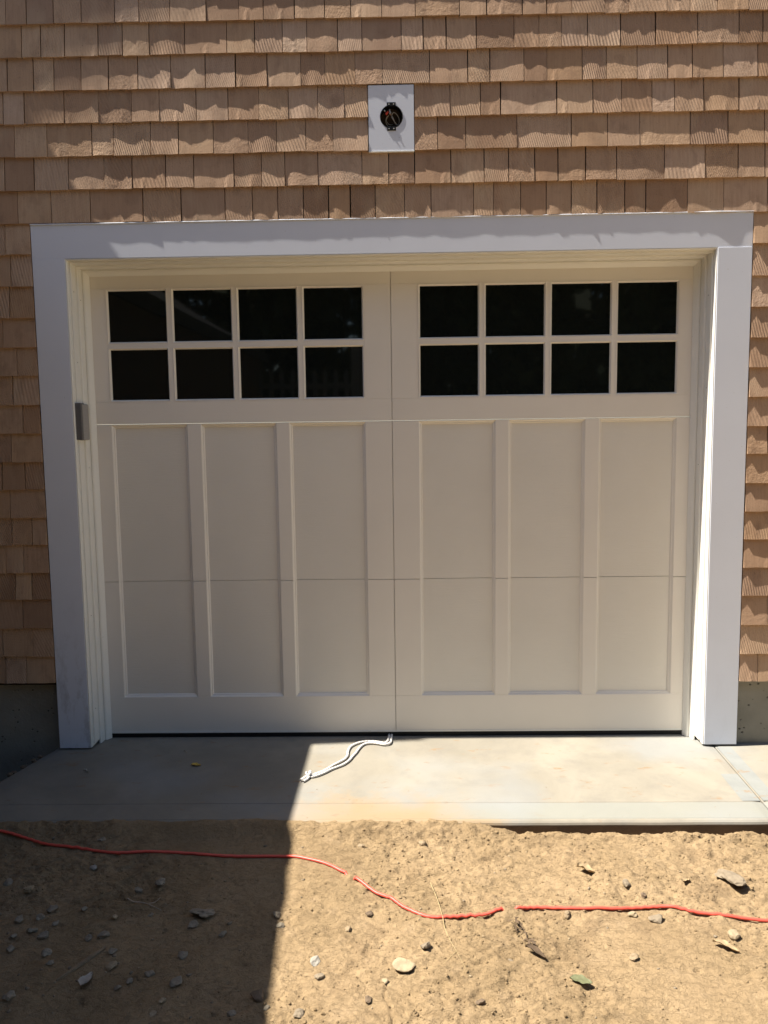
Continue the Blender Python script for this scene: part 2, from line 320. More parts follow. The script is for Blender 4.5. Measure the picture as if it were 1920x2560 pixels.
# ================================================================ THE SETTING
HZ, HD = 0.0, 0.1442           # slab level, depth of the door face behind the casing
def gbase(x, y):               # slow fall of the dirt away from the slab
    return -.03-.07*np.clip((-.71-y)/1.0, 0, 1.3)
def gheight(x, y):
    x = np.asarray(x, float); y = np.asarray(y, float)
    h = gbase(x, y)+.012*fbm(x*3.1+3, y*3.4, 3)
    msk = np.clip(.45+1.7*fbm(x*2.4+8, y*2.9+4, 3), .12, 1.0)
    h = h+.009*fbm(x*8, y*9, 4, .58)
    rid = 1-np.abs(fbm(x*16+5, y*22+2, 3, .55)); h = h+.0065*msk*(rid**3-.5)
    crust = fbm(x*20+9, y*26, 4, .6); h = h+.0048*msk*np.clip(crust*8, -.6, 1)
    h = h+(.0012+.0040*msk)*fbm(x*48, y*48, 3, .65)
    # against the slab: level with it left of centre, a ragged trench on the right
    near = np.exp(-((y+.715)/.045)**2)
    flush = 1/(1+np.exp((x-.42)/.05))
    h = h+near*flush*(.033+.010*fbm(x*7, y*0, 4, .6))
    edge = .022+.022*fbm(x*9+1, y*0+2, 5, .65)
    tr = 1/(1+np.exp((-(y+.712)-edge)/.004))
    h = h-tr*(1-flush)*(.035+.01*fbm(x*20, y*20, 2))
    ridge = np.exp(-((y+.712+edge+.035)/.025)**2)*(1-flush)
    h = h+ridge*.010*(1+fbm(x*9+4, y*2, 3))
    for hx, hy, hr, hd in HOLES:
        m = (np.abs(x-hx) < hr*3) & (np.abs(y-hy) < hr*3)
        if np.any(m): h = np.where(m, h-hd*np.exp(-(((x-hx)/hr)**2+((y-hy)/(hr*.6))**2)**1.5), h)
    # wandering crack in the foreground
    cx = -.012+.012*np.sin(y*38)+.008*fbm(y*30, y*0+3, 2)
    h = h-.010*np.exp(-((x-cx)/.0035)**2)*((y < -1.50) & (y > -1.72))
    mound = np.exp(-(((x-.365)/.06)**2+((y+1.20)/.06)**2)); h = h+.012*mound
    mound = np.exp(-(((x+.146)/.02)**2+((y+1.008)/.022)**2)); h = h+.010*mound
    return h
rh = random.Random(3)
HOLES = [(rh.uniform(-1.4, 1.5), rh.uniform(-1.85, -.78), rh.uniform(.004, .012), rh.uniform(.004, .011)) for _ in range(130)]
HOLES += [(1.07, -1.05, .014, .03), (.108, -1.255, .014, .012), (.09, -1.25, .009, .012), (.35, -1.40, .011, .014), (.39, -1.33, .015, .012)]

xs = np.concatenate([np.linspace(-3.0, -1.62, 60), np.linspace(-1.612, 1.712, 560), np.linspace(1.72, 3.2, 60)])
ys = np.concatenate([np.linspace(-.62, -.80, 60), np.linspace(-.8045, -1.9, 245), np.linspace(-1.92, -3.4, 50)])
X, Y = np.meshgrid(xs, ys); Z = gheight(X, Y)
bord = np.clip((X+3.0)/.5, 0, 1)*np.clip((3.2-X)/.5, 0, 1)*np.clip((Y+3.4)/.8, 0, 1)
Z = Z*bord+(1-bord)*(-.24)
nx, ny = len(xs), len(ys)
idx = np.arange(nx*ny).reshape(ny, nx)
F = np.stack([idx[:-1, :-1], idx[1:, :-1], idx[1:, 1:], idx[:-1, 1:]], -1).reshape(-1, 4)
me = bpy.data.meshes.new('dirt_ground'); me.vertices.add(nx*ny); me.vertices.foreach_set('co', np.stack([X, Y, Z], -1).ravel().astype(np.float32))
me.loops.add(F.size); me.loops.foreach_set('vertex_index', F.ravel().astype(np.int32)); me.polygons.add(len(F))
me.polygons.foreach_set('loop_start', np.arange(0, F.size, 4).astype(np.int32)); me.polygons.foreach_set('loop_total', np.full(len(F), 4, np.int32)); me.update(calc_edges=True)
o = link('dirt_ground', me, MT['dirt'], smooth=True); tag(o, kind='structure', label='bare sandy dirt in front of the concrete apron')
o = link('ground', pydata('ground', [(-90,-90,-.22),(90,-90,-.22),(90,90,-.22),(-90,90,-.22)], [(0,1,2,3)]), MT['ground']); tag(o, kind='structure', label='surrounding ground')

# concrete apron: extruded profile with tooled border lines, cut at a joint
def slab(name, xl, xr, label, extra=()):
    prof = [(.32, 0), (.10, 0)]+[(y, 0) for y in np.linspace(0, -.5, 12)]+[(-.551, 0), (-.5535, -.0022), (-.556, -.0022), (-.5585, 0), (-.62, .0004), (-.683, 0), (-.6855, -.0016), (-.688, -.0016), (-.690, -.0003), (-.702, -.0014), (-.709, -.006), (-.712, -.014), (-.713, -.12), (-.713, -.21)]
    v = []; f = []; n = 90
    for (y, z) in prof:
        a, b = xl(y), xr(y)
        for i in range(n+1):
            x = a+(b-a)*i/n
            yy = y+(.0025*float(fbm(np.array(x*7.), np.array(1.), 3)) if y < -.5 else 0)
            zz = z
            if i in (0, n): zz -= .004
            v.append((x, yy, zz))
    for j in range(len(prof)-1):
        for i in range(n): f.append((j*(n+1)+i, (j+1)*(n+1)+i, (j+1)*(n+1)+i+1, j*(n+1)+i+1))
    base = len(v)
    for (y, z) in prof: v.append((xl(y), y, -.21)); v.append((xr(y), y, -.21))
    for j in range(len(prof)-1):
        f.append((j*(n+1), base+2*j, base+2*j+2, (j+1)*(n+1))); f.append((j*(n+1)+n, (j+1)*(n+1)+n, base+2*j+3, base+2*j+1))
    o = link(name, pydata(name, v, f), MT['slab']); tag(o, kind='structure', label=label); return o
jt = lambda y: 1.451+.040*y
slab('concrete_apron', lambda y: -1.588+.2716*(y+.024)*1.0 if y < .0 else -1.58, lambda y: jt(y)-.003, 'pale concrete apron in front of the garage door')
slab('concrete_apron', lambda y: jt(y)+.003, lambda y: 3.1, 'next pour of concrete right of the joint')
# tooled strip beside the joint, 1.5 mm above the pour it belongs to
def strip(name, f0, f1, y0, y1, z):
    n = 30; v = []; f = []
    for i in range(n+1):
        y = y0+(y1-y0)*i/n; v += [(f0(y), y, z), (f1(y), y, z)]
    for i in range(n): f.append((2*i, 2*i+1, 2*i+3, 2*i+2))
    o = link(name, pydata(name, v, f), MT['slab_grey']); tag(o, kind='structure', label='tooled border strip beside the concrete joint'); return o
strip('concrete_border', lambda y: jt(y)+.006, lambda y: jt(y)+.070, -.01, -.55, .0018)
strip('concrete_border', lambda y: jt(y)-.075, lambda y: jt(y)-.006, -.30, -.55, .0012)
# rough lip of spilled concrete along the left edge
bm = bmesh.new()
for i in range(26):
    y = -.02-.022*i+random.uniform(-.006, .006)
    if random.random() < .3: continue
    m_ = Matrix.Translation((-1.60+.27*(y+.02)+random.uniform(-.01, .014), y, -.006)) @ Matrix.Diagonal((random.uniform(.008, .022), random.uniform(.008, .02), random.uniform(.006, .012), 1))
    bmesh.ops.create_icosphere(bm, subdivisions=1, radius=1, matrix=m_)
o = bm_obj('concrete_crumbs', bm, MT['st_dark']); tag(o, kind='stuff', label='rough crumbs of concrete along the left edge of the apron')

# ================================================================ HOUSE WALL
wall = empty('shingled_wall', (0, .03, .3)); tag(wall, 'cedar shingled house wall around the white garage door', 'wall')
def child(o, par=wall):
    o.parent = par; o.matrix_parent_inverse = Matrix.Translation(-Vector(par.location)); return o
for (a, b, c, d) in [(-2.75, -1.44, .30, 4.8), (1.44, 3.3, .30, 4.8), (-1.44, 1.44, 2.3, 4.8)]:
    child(box('sheathing', a, b, .034, .16, c, d, MT['sheath']))
E_ = .135
def shingle_mesh(w, yb, ytop, E, seed, amp=.8):
    """one tapered cedar shingle; origin at the left end of its butt edge"""
    r = random.Random(seed)
    A = amp; cup = A*r.gauss(0, .0015); tilt = A*r.gauss(0, .0010); ph = r.uniform(0, 6); bw = A*r.gauss(.0, .0008); lift = A*r.uniform(-.0009, .0010)
    dz = r.gauss(0, .0012)
    rows = [0, .12, .35, .7, 1.0, 1.16]
    nxs = max(5, min(12, int(w/.014)))
    v = []; f = []
    jag = [r.gauss(0, .00013) for _ in range(nxs+1)]
    if r.random() < .35:
        k = r.randrange(1, nxs); jag[k] -= A*r.uniform(.0010, .0024)
    for j, t in enumerate(rows):
        for i in range(nxs+1):
            u = i/nxs; k = (1-min(t, 1))**1.2
            y = yb+(ytop-yb)*min(t, 1.0)+k*(cup*(4*(u-.5)**2-.4)+tilt*(u-.5)*2+lift+bw*math.sin(u*7+ph))+jag[i]*(1 if j == 0 else (.6 if j == 1 else 0))
            if t > 1: y += .0045
            z = E*t+(dz+.0006*math.sin(u*9+ph) if j == 0 else 0)
            v.append((u*w, y, z))
    n = nxs+1; fr = len(v)
    for j in range(len(rows)-1):
        for i in range(nxs): f.append((j*n+i, j*n+i+1, (j+1)*n+i+1, (j+1)*n+i))
    # back: two rows
    for i in range(n): u = i/nxs; v.append((u*w, yb+.0128, v[i][2]+.0006))
    for i in range(n): u = i/nxs; v.append((u*w, ytop+.0125, E*rows[-1]))
    for i in range(nxs):
        f.append((fr+i, fr+i+1, i+1, i))                                  # butt
        f.append((fr+n+i, fr+n+i+1, fr+i+1, fr+i))                        # back
        f.append(((len(rows)-1)*n+i, (len(rows)-1)*n+i+1, fr+n+i+1, fr+n+i))
    f.append(tuple([j*n for j in range(len(rows))]+[fr+n, fr]))
    f.append(tuple([j*n+nxs for j in range(len(rows)-1, -1, -1)]+[fr, fr+n][0:0]+[fr+nxs, fr+n+nxs]))
    return v, f
STUFF_V = []; STUFF_F = []; NSH = [0]
def add_shingle(x0, x1, zb, E, yb, ytop, visible, seed, amp=.8):
    g = random.Random(seed*7+1).choice([.0016, .0026, .0034, .0042, .0056])
    x0 += g/2; x1 -= g/2
    if x1-x0 < .02: return
    v, f = shingle_mesh(x1-x0, yb, ytop, E, seed, amp)
    if visible:
        me = pydata('shingle', v, f)
        child(link('shingle', me, MT['cedar'], None, (x0, 0, zb))); NSH[0] += 1
    else:
        b = len(STUFF_V)
        STUFF_V.extend([(p[0]+x0, p[1], p[2]+zb) for p in v]); STUFF_F.extend([tuple(i+b for i in q) for q in f])
def fill(a, b, rr):
    """random joints between a and b"""
    out = [a]
    while out[-1] < b-.23: out.append(out[-1]+rr.uniform(.08, .17))
    if b-out[-1] > .15: out.append((out[-1]+b)/2)
    out.append(b); return out
rr = random.Random(5)
YB = [-.0095, -.0095, -.0095, -.0095, -.0095, -.0080, -.0030]
TB = [.0113, .0113, .0113, .0113, .0126, .0121, .0113]          # butt thickness over the course below
zr = [r[0] for r in ROWS]
for i, (zb, sl_, js) in enumerate(ROWS):
    E = (zr[i-1]-zb) if i else .134
    ytop = (YB[i-1]+TB[i-1]) if i else .0018
    left = fill(-2.735, js[0], rr); right = fill(js[-1], 3.3, rr)
    allj = left[:-1]+list(js)+right[1:]
    for a, b in zip(allj[:-1], allj[1:]):
        if i in (3, 4) and abs(a+.084) < .004: continue
        vis = b > -1.86 and a < 1.80
        add_shingle(a, b, zb+sl_*(a+b)/2, E, YB[i], ytop, vis, rr.randrange(10**6), .55 if i == 6 else .8)
for k in range(1, 12):                                          # courses above the picture
    zb = zr[0]+.134*k
    for a, b in zip(*(lambda q: (q[:-1], q[1:]))(fill(-2.735, 3.3, rr))):
        add_shingle(a, b, zb-.003*(a+b)/2, .134, -.0095, .0018, False, rr.randrange(10**6))
def side(courses, xa, xb, leftside):
    prev = ROWS[-1][0]+.0
    for i, (zb, js) in enumerate(courses):
        E = prev-zb; ytop = .0050 if i else .0058; 
        js = sorted(js)
        if leftside:
            allj = fill(xa, js[0], rr)[:-1]+js+[xb]
        else:
            j0 = js if js else [rr.uniform(1.69, 1.76)]
            allj = [xa]+j0+fill(j0[-1], xb, rr)[1:]
        for a, b in zip(allj[:-1], allj[1:]):
            vis = b > -1.86 and a < 1.72
            add_shingle(a, b, zb, E, -.0065, ytop, vis, rr.randrange(10**6))
        prev = zb
side(LEFT, -2.735, -1.5575, True); side(RIGHT, 1.5520, 3.3, False)
o = child(link('shingle_courses', pydata('shingle_courses', STUFF_V, STUFF_F), MT['cedar'])); o['kind'] = 'stuff'

# foundation
fnd = empty('foundation_wall', (0, .04, -.25)); tag(fnd, 'grey pitted concrete foundation below the shingles on both sides of the door', 'foundation')
child(box('concrete_face', -2.73, -1.46, .036, .20, -.25, .308, MT['found']), fnd)
child(box('concrete_face', 1.46, 3.3, .036, .20, -.25, .303, MT['found']), fnd)

# upper storey gable and neighbouring wing (outside the picture; they cast the shade on the left)
gab = empty('upper_gable', (0, .1, 5.5)); tag(gab, 'gable end of the house above the garage door, out of the picture', 'gable')
Lx, Rx, Zr = -2.76, 3.5, 4.85
ax, az = .37, 4.85+(.37+2.76)*1.01
child(link('gable_wall', pydata('gw', [(Lx,.03,4.8),(Rx,.03,4.8),(ax,.03,az),(Lx,.3,4.8),(Rx,.3,4.8),(ax,.3,az)], [(0,1,2),(5,4,3),(0,3,4,1),(1,4,5,2),(2,5,3,0)]), MT['cedar']), gab)
def roof(nm, p, q):
    t = .2; v = [(p[0],-.12,p[1]),(q[0],-.12,q[1]),(q[0],5,q[1]),(p[0],5,p[1]),(p[0],-.12,p[1]+t),(q[0],-.12,q[1]+t),(q[0],5,q[1]+t),(p[0],5,p[1]+t)]
    child(link(nm, pydata(nm, v, [(0,1,2,3),(4,7,6,5),(0,4,5,1),(1,5,6,2),(2,6,7,3),(3,7,4,0)]), MT['roof']), gab)
roof('roof', (Lx, Zr), (ax, az)); roof('roof', (Rx, Zr), (ax+.001, az))
wing = empty('neighbouring_wing', (-3.6, -3, -.2)); tag(wing, 'wing of the house standing left of the picture whose eave shades the left side', 'house')
child(box('wall', -2.25, -1.92, -8, -.03, -.2, 2.38, MT['darkwood']), wing)  # unseen wall, coloured dark and set close to deepen the shade at left
child(box('shade_box', -3.9, -2.74, -.16, .028, -.2, 4.87, MT['cedar']), wing)  # added unseen box; its edge throws the slanting shade on the wall
child(link('roof', pydata('wr', [(-1.86,-8.2,2.49),(-1.86,-.012,2.49),(-5.6,-.012,4.75),(-5.6,-8.2,4.75),(-1.86,-8.2,2.36),(-1.86,-.012,2.36),(-5.6,-.012,4.6),(-5.6,-8.2,4.6)], [(0,1,2,3),(7,6,5,4),(0,4,5,1),(1,5,6,2),(2,6,7,3),(3,7,4,0)]), MT['roof']), wing)

# ================================================================ DOOR CASING AND FRAME
cas = empty('door_casing', (0, 0, 0)); tag(cas, 'flat white trim boards framing the garage door opening', 'door trim')
child(box('side_casing', -1.555, -1.414, 0, .038, .008, 2.2132, MT['trim'], bev=.0012), cas)
child(box('side_casing', 1.4036, 1.549, -.0012, .038, .010, 2.2120, MT['trim'], bev=.0012), cas)
# head board is a touch out of level, like the photograph's
v = [(-1.555,.0008,2.2136),(1.549,.0008,2.2125),(1.549,.0008,2.3566),(-1.555,.0008,2.3566)]
v += [(a, .040, c) for a, b, c in v]
hc = pydata('head_casing', v, [(0,1,2,3),(4,7,6,5),(0,4,5,1),(1,5,6,2),(2,6,7,3),(3,7,4,0)])
o = child(link('head_casing', hc, MT['trim']), cas)
n = 260; v = []; f = []
for i in range(n+1):
    x = -1.556+3.106*i/n
    y = -.0036-.0020*float(fbm(np.array(x*2.3), np.array(.3), 4, .6))-.0007*float(fbm(np.array(x*19), np.array(2.3), 3, .6))
    if abs(x-.42) < .004: y -= .002
    if abs(x-.83) < .006: y -= .0024
    if x > 1.28: y -= .0040*math.exp(-((x-1.40)/.05)**2)
    v += [(x, .034, 2.3568), (x, y+.0012, 2.3568), (x, y, 2.3578), (x, y, 2.3598), (x, y+.0014, 2.3612), (x, .034, 2.3612)]
for i in range(n):
    for k in range(6): f.append((6*i+k, 6*i+(k+1) % 6, 6*i+6+(k+1) % 6, 6*i+6+k))
child(link('drip_cap', pydata('drip_cap', v, f), MT['trim']), cas)
# jamb profile swept up the left, over the head, down the right. (inward offset from opening edge, depth y)
fr = empty('doorway_lining', (0, .1, 0)); tag(fr, 'white recessed jamb and stop moulding lining the garage door opening', 'jamb')
XL, XR, ZT = -1.414, 1.4036, 2.2132
def sweep(name, prof, mat, zf):
    for part in ('left', 'head', 'right'):
        v = []; f = []; n = len(prof)
        for s_ in (0, 1):
            for (d, y) in prof:
                if part == 'left': v.append((XL+d, y, zf if s_ == 0 else ZT-d))
                elif part == 'right': v.append((XR-d, y, zf if s_ == 0 else ZT-d))
                else: v.append((XL+d if s_ == 0 else XR-d, y, ZT-d))
        for i in range(n-1): f.append((i, i+1, n+i+1, n+i))
        f.append(tuple(range(n))); f.append(tuple(range(2*n-1, n-1, -1)))
        me = pydata(name, v, f); bm = bmesh.new(); bm.from_mesh(me); bmesh.ops.recalc_face_normals(bm, faces=bm.faces); bm.to_mesh(me); bm.free()
        child(link(name, me, mat), fr)
sweep('jamb_edge', [(-.02, .0385), (.0008, .0385), (.0012, .0022), (.0045, .002), (.0068, .0045), (.0072, .0225), (.0072, .16), (-.02, .16)], MT['jamb'], .010)
sweep('jamb_board', [(.0074, .0265), (.0135, .0268), (.0145, .029), (.0150, .074), (.0150, .158), (.0074, .158)], MT['jamb'], .022)
sweep('stop_moulding', [(.0152, .0775), (.0215, .0780), (.0245, .0805), (.0260, .094), (.0265, .120), (.0265, .156), (.0152, .156)], MT['jamb'], .001)
sweep('weather_seal', [(.0267, .1210), (.0310, .1190), (.0370, .1215), (.0430, .1280), (.0480, .1350), (.0520, .1405), (.0530, .1432), (.0267, .1436)], MT['jamb'], .0005)

for i, (sx, y, z) in enumerate([(-1,.052,1.772),(-1,.095,1.30),(-1,.055,.62),(-1,.052,.18),(-1,.05,2.08),(1,.052,1.62),(1,.095,1.28),(1,.055,.95),(1,.052,.60),(1,.095,.24),(1,.055,2.02),(-1,.095,2.05)]):
    d = .0152 if y < .07 else .0262
    x = (XL+d) if sx < 0 else (XR-d)
    child(box('nail_hole', x-.0006, x+.0006, y-.0016, y+.0016, z-.0016, z+.0016, MT['black']), fr)
# small grey box on the left jamb
sb = empty('latch_box', (-1.39, .04, 1.51)); tag(sb, 'small grey rounded plastic box fixed upright to the left jamb', 'box')
bm = bmesh.new(); box_bm(bm, -1.4095, -1.3812, .0140, .0560, 1.428, 1.592, .0035); child(bm_obj('shaded_front', bm, MT['greyshade']), sb)  # side facing the camera; its shade is put into the colour
bm = bmesh.new(); box_bm(bm, -1.4015, -1.3788, .0300, .1030, 1.4255, 1.588, .0075); child(bm_obj('housing', bm, MT['grey']), sb)

# ================================================================ GARAGE DOOR
door = empty('garage_door', (0, HD, 0)); tag(door, 'cream white carriage style garage door with sixteen dark panes', 'garage door')
YF = HD; YP = HD+.0135
Z0, W2, W1, ZD = .0265, .7591, 1.4952, 2.19
DW = 1.40
p_ = [.1228, .4716, .5312, .8797, .9422, 1.2928]; PB, PT = .200, 1.4905
# backing skins per section
for a, b in ((Z0, W2-.0011), (W2+.0011, W1-.0011)):
    child(box('door_section', -DW, DW, YP, YP+.035, a, b, MT['doorpanel']), door)
child(box('door_section', -DW, DW, YP+.0015, YP+.035, W1+.0011, ZD, MT['doorpanel']), door)
def bar(nm, x0, x1, z0, z1, y=YF): return child(box(nm, x0, x1, y, YP-.0003, z0, z1, MT['door'], bev=.0009), door)
g = .0011
for s_ in (-1, 1):
    X_ = lambda a, b: (min(s_*a, s_*b), max(s_*a, s_*b))
    for (z0, z1) in ((PB+.0003, W2-g), (W2+g, PT-.0003)):        # stiles, split at the section seam
        for (a, b) in ((.0012, p_[0]), (p_[1], p_[2]), (p_[3], p_[4]), (p_[5], DW)):
            x0, x1 = X_(a, b); bar('stile', x0, x1, z0, z1)
    x0, x1 = X_(.0012, DW)
    bar('bottom_rail', x0, x1, Z0, PB)
    bar('middle_rail', x0, x1, PT, W1-g, YF+.0002)
    bar('lock_rail', x0, x1, W1+g, 1.5955)
    bar('top_rail', x0, x1, 2.1055, ZD)
    x0, x1 = X_(.0012, .1210); bar('stile', x0, x1, 1.5958, 2.1052)
    x0, x1 = X_(1.2935, DW); bar('stile', x0, x1, 1.5958, 2.1052)
    # panel mouldings: bevelled frame inside each recessed field
    def moulding(nm, x0, x1, z0, z1, wd, yf, yb, mat, par, step=True):
        rings = [(0, yf), (wd*.18, yf+(yb-yf)*.12), (wd*.55, yf+(yb-yf)*.55), (wd*.72, yf+(yb-yf)*.50), (wd, yb)] if step else [(0, yf), (wd*.25, yf-.0012), (wd*.5, yf), (wd, yb)]
        v = []; f = []
        for d, y in rings: v += [(x0+d, y, z0+d), (x1-d, y, z0+d), (x1-d, y, z1-d), (x0+d, y, z1-d)]
        for k in range(len(rings)-1):
            for i in range(4): j = (i+1) % 4; f.append((k*4+i, k*4+j, (k+1)*4+j, (k+1)*4+i))
        return child(link(nm, pydata(nm, v, f), mat), par)
    for (a, b) in ((p_[0], p_[1]), (p_[2], p_[3]), (p_[4], p_[5])):
        x0, x1 = X_(a, b)
        moulding('panel_moulding', x0, x1, PB, PT, .0135, YF+.0012, YP-.0002, MT['door'], door)
    # windows: one grille per leaf, eight panes
    gx0, gx1 = X_(.1212, 1.2933)
    pw, bw = .2631, .0336; Vz = [(1.6051, 1.8327), (1.8672, 2.096)]
    BV = .0092
    # grille: flat bars between bevels
    bm = bmesh.new()
    cells = []
    for c in range(4):
        a = .1306+c*(pw+bw); b = a+pw; q0, q1 = X_(a, b)
        for (z0, z1) in Vz: cells.append((q0, q1, z0, z1))
    cells.sort()
    xsL = sorted({c[0] for c in cells}); 
    for k, q0 in enumerate(xsL):
        q1 = [c[1] for c in cells if c[0] == q0][0]
        if k < 3: box_bm(bm, q1+BV, xsL[k+1]-BV, YF+.0002, YP, 1.5958, 2.1052)
        # horizontal pieces, butted between the uprights
        box_bm(bm, q0-BV, q1+BV, YF+.0002, YP, Vz[0][1]+BV, Vz[1][0]-BV)
    bmesh.ops.recalc_face_normals(bm, faces=bm.faces)
    sash = child(bm_obj('window', bm, MT['door']), door)
    sash['label'] = 'left window of eight dark panes' if s_ < 0 else 'right window of eight dark panes'
    for (q0, q1, z0, z1) in cells:
        f_ = moulding('pane_bead', q0-BV, q1+BV, z0-BV, z1+BV, BV+.0012, YF-.0005, YF+.0098, MT['door'], sash, False)
        g_ = box('pane', q0-.002, q1+.002, YF+.0095, YF+.0125, z0-.002, z1+.002, MT['glass']); child(g_, sash)
child(box('bottom_seal', -1.40, 1.40, HD+.0032, HD+.048, .0012, Z0-.0004, MT['rubber']), door)
child(box('bottom_strip', -1.40, 1.40, HD-.0022, HD-.0003, Z0-.0030, Z0+.0050, MT['jamb']), door)

# ================================================================ FIXTURE BLOCK ABOVE THE DOOR
blk = empty('fixture_block', (.0135, .0, 2.767)); tag(blk, 'white rectangular mounting block set among the shingles above the door', 'mounting block')
cx, cz, R_ = .0145, 2.7725, .0485
x0, x1, z0, z1 = -.0825, .1095, 2.6335, 2.9000; yf = -.0073
N = 48; v = []; f = []
def rect_pt(a):
    dx, dz = math.cos(a), math.sin(a)
    t = min(((x1-cx) if dx > 0 else (x0-cx))/dx if abs(dx) > 1e-6 else 9, ((z1-cz) if dz > 0 else (z0-cz))/dz if abs(dz) > 1e-6 else 9)
    return (cx+dx*t, cz+dz*t)
angs = sorted([2*math.pi*i/N for i in range(N)]+[math.atan2(c-cz, a-cx) % (2*math.pi) for a in (x0, x1) for c in (z0, z1)]); n = len(angs)
for a in angs: q = rect_pt(a); v.append((q[0], yf, q[1]))
for a in angs: v.append((cx+R_*math.cos(a), yf, cz+R_*math.sin(a)))
for a in angs: v.append((cx+R_*math.cos(a), .03, cz+R_*math.sin(a)))
for a in angs: q = rect_pt(a); v.append((q[0], .033, q[1]))
for i in range(n):
    j = (i+1) % n; f += [(i, j, n+j, n+i), (n+i, n+j, 2*n+j, 2*n+i), (i, 3*n+i, 3*n+j, j)]
child(link('face_plate', pydata('face_plate', v, f), MT['trim']), blk)
child(box('sill_lip', x0-.0005, x1+.0005, -.0090, .030, z0-.0046, z0-.0004, MT['jamb']), blk)
jb = empty('electrical_box', (cx, 0, cz)); tag(jb, 'round black electrical box with loose wires in the white block above the door', 'electrical box')
v = []; f = []; N = 40; r1_ = R_-.0008
rings = [(r1_, -.0086), (r1_-.0022, -.0086), (r1_-.0026, .004), (r1_-.004, .055), (.0001, .056)]
rings = [(r1_, .028)]+rings
for (r, y) in rings:
    for i in range(N): a = 2*math.pi*i/N; v.append((cx+r*math.cos(a), y, cz+r*math.sin(a)))
for k in range(len(rings)-1):
    for i in range(N): j = (i+1) % N; f.append((k*N+i, k*N+j, (k+1)*N+j, (k+1)*N+i))
child(link('box_shell', pydata('box_shell', v, f), MT['black'], smooth=False), jb)
for s_ in (1, -1):
    zc_ = cz+s_*(R_+.001); t = box('mounting_ear', cx-.0185, cx+.0185, -.0096, -.0075, zc_-.008, zc_+.008, MT['black'], bev=.001); child(t, jb)
    for sx in (-.010, .010):
        bm = bmesh.new(); bmesh.ops.create_cone(bm, cap_ends=True, segments=12, radius1=.0028, radius2=.0024, depth=.0016, matrix=Matrix.Translation((cx+sx, -.0105, zc_)) @ Matrix.Rotation(math.pi/2, 4, 'X'))
        child(bm_obj('screw', bm, MT['metal']), jb)
def wire(pts, r, mat, nm='wire'): child(tube(nm, smooth_path(pts, 6), r, mat, None, 6), jb)
wz = lambda a, b, y=.012: (cx+a, y, cz+b)
wire([wz(-.010,.012,.010), wz(-.020,.002,.006), wz(-.024,-.014,.008), wz(-.016,-.030,.016), wz(-.004,-.027,.03)], .0011, MT['wire'])
wire([wz(-.012,.010,.012), wz(-.022,-.008,.012), wz(-.010,-.026,.010), wz(.004,-.020,.03)], .0010, MT['wire'])
wire([wz(.002,.010,.004), wz(.010,.020,.002), wz(.024,.010,.004), wz(.033,-.010,.006), wz(.027,-.028,.012), wz(.010,-.014,.002), wz(.000,.004,.004)], .0013, MT['wire'])
wire([wz(.000,.012,.006), wz(.008,-.006,.000), wz(.016,-.024,.002), wz(.028,-.032,.01), wz(.036,-.030,.03)], .0014, MT['wire'])
bm = bmesh.new(); bmesh.ops.create_cone(bm, cap_ends=True, segments=12, radius1=.0062, radius2=.0034, depth=.015, matrix=Matrix.Translation(wz(-.018,.018,.000)) @ Matrix.Rotation(1.0, 4, 'Y') @ Matrix.Rotation(.4, 4, 'X')); child(bm_obj('wire_nut', bm, MT['red']), jb)
bm = bmesh.new(); bmesh.ops.create_cone(bm, cap_ends=True, segments=10, radius1=.0052, radius2=.002, depth=.019, matrix=Matrix.Translation(wz(-.006,.023,.000)) @ Matrix.Rotation(-.15, 4, 'Y')); child(bm_obj('wire_nut', bm, MT['grey']), jb)
child(tube('bare_wire_end', [wz(-.026,.023,-.004), wz(-.031,.027,-.005)], .0022, MT['paintw'], None, 6), jb)
child(tube('bare_wire_end', [wz(-.002,.009,.002), wz(-.007,.013,.001)], .0014, MT['copper'], None, 6), jb)

# ================================================================ CORD AND ROPE
cp = [(x, y) for x, y in CORD]
path = smooth_path([(x, y, 0) for x, y in cp], 7)
P3 = []
for q in path:
    P3.append(Vector((q.x, q.y, float(gheight(q.x, q.y))+.0045)))
zz = [p.z for p in P3]                                   # a stiff cord bridges small dips
for _ in range(3): zz = [max(z, (zz[max(i-2, 0)]+zz[min(i+2, len(zz)-1)])/2) for i, z in enumerate(zz)]
for p, z in zip(P3, zz):
    p.z = z
    for bx, by, br in ((-.146, -1.008, .022), (.365, -1.187, .022)):
        d = math.hypot(p.x-bx, p.y-by)
        if d < br: p.z = min(p.z, float(gheight(p.x, p.y))-.007)
o = tube('extension_cord', P3, .0052, MT['cord'], None, 10); tag(o, 'long red-orange extension cord snaking across the dirt, half buried in places', 'cord')

def rope_tube(name, pts, r, parent):
    P = smooth_path(pts, 6); seg = 12; v = []; f = []; L = 0; Ls = []
    for i, p in enumerate(P):
        if i: L += (P[i]-P[i-1]).length
        Ls.append(L); t = (P[min(i+1, len(P)-1)]-P[max(i-1, 0)]).normalized(); a = t.cross(Vector((0,0,1))).normalized(); b = a.cross(t)
        for k in range(seg+1): q = 2*math.pi*k/seg; v.append(p+a*math.cos(q)*r+b*math.sin(q)*r)
    n = seg+1
    for i in range(len(P)-1):
        for k in range(seg): f.append((i*n+k, i*n+k+1, (i+1)*n+k+1, (i+1)*n+k))
    me = pydata(name, v, f); uv = me.uv_layers.new(name='UVMap')
    for lp in me.loops:
        vi = lp.vertex_index; uv.data[lp.index].uv = ((vi % n)/seg*4.0, Ls[vi//n]/(2*math.pi*r)*4.0)
    return child(link(name, me, MT['rope'], smooth=True), parent)
rp = empty('rope', (-.2, -.1, 0)); tag(rp, 'doubled white braided rope lying on the slab, knotted at its end, at the door', 'rope')
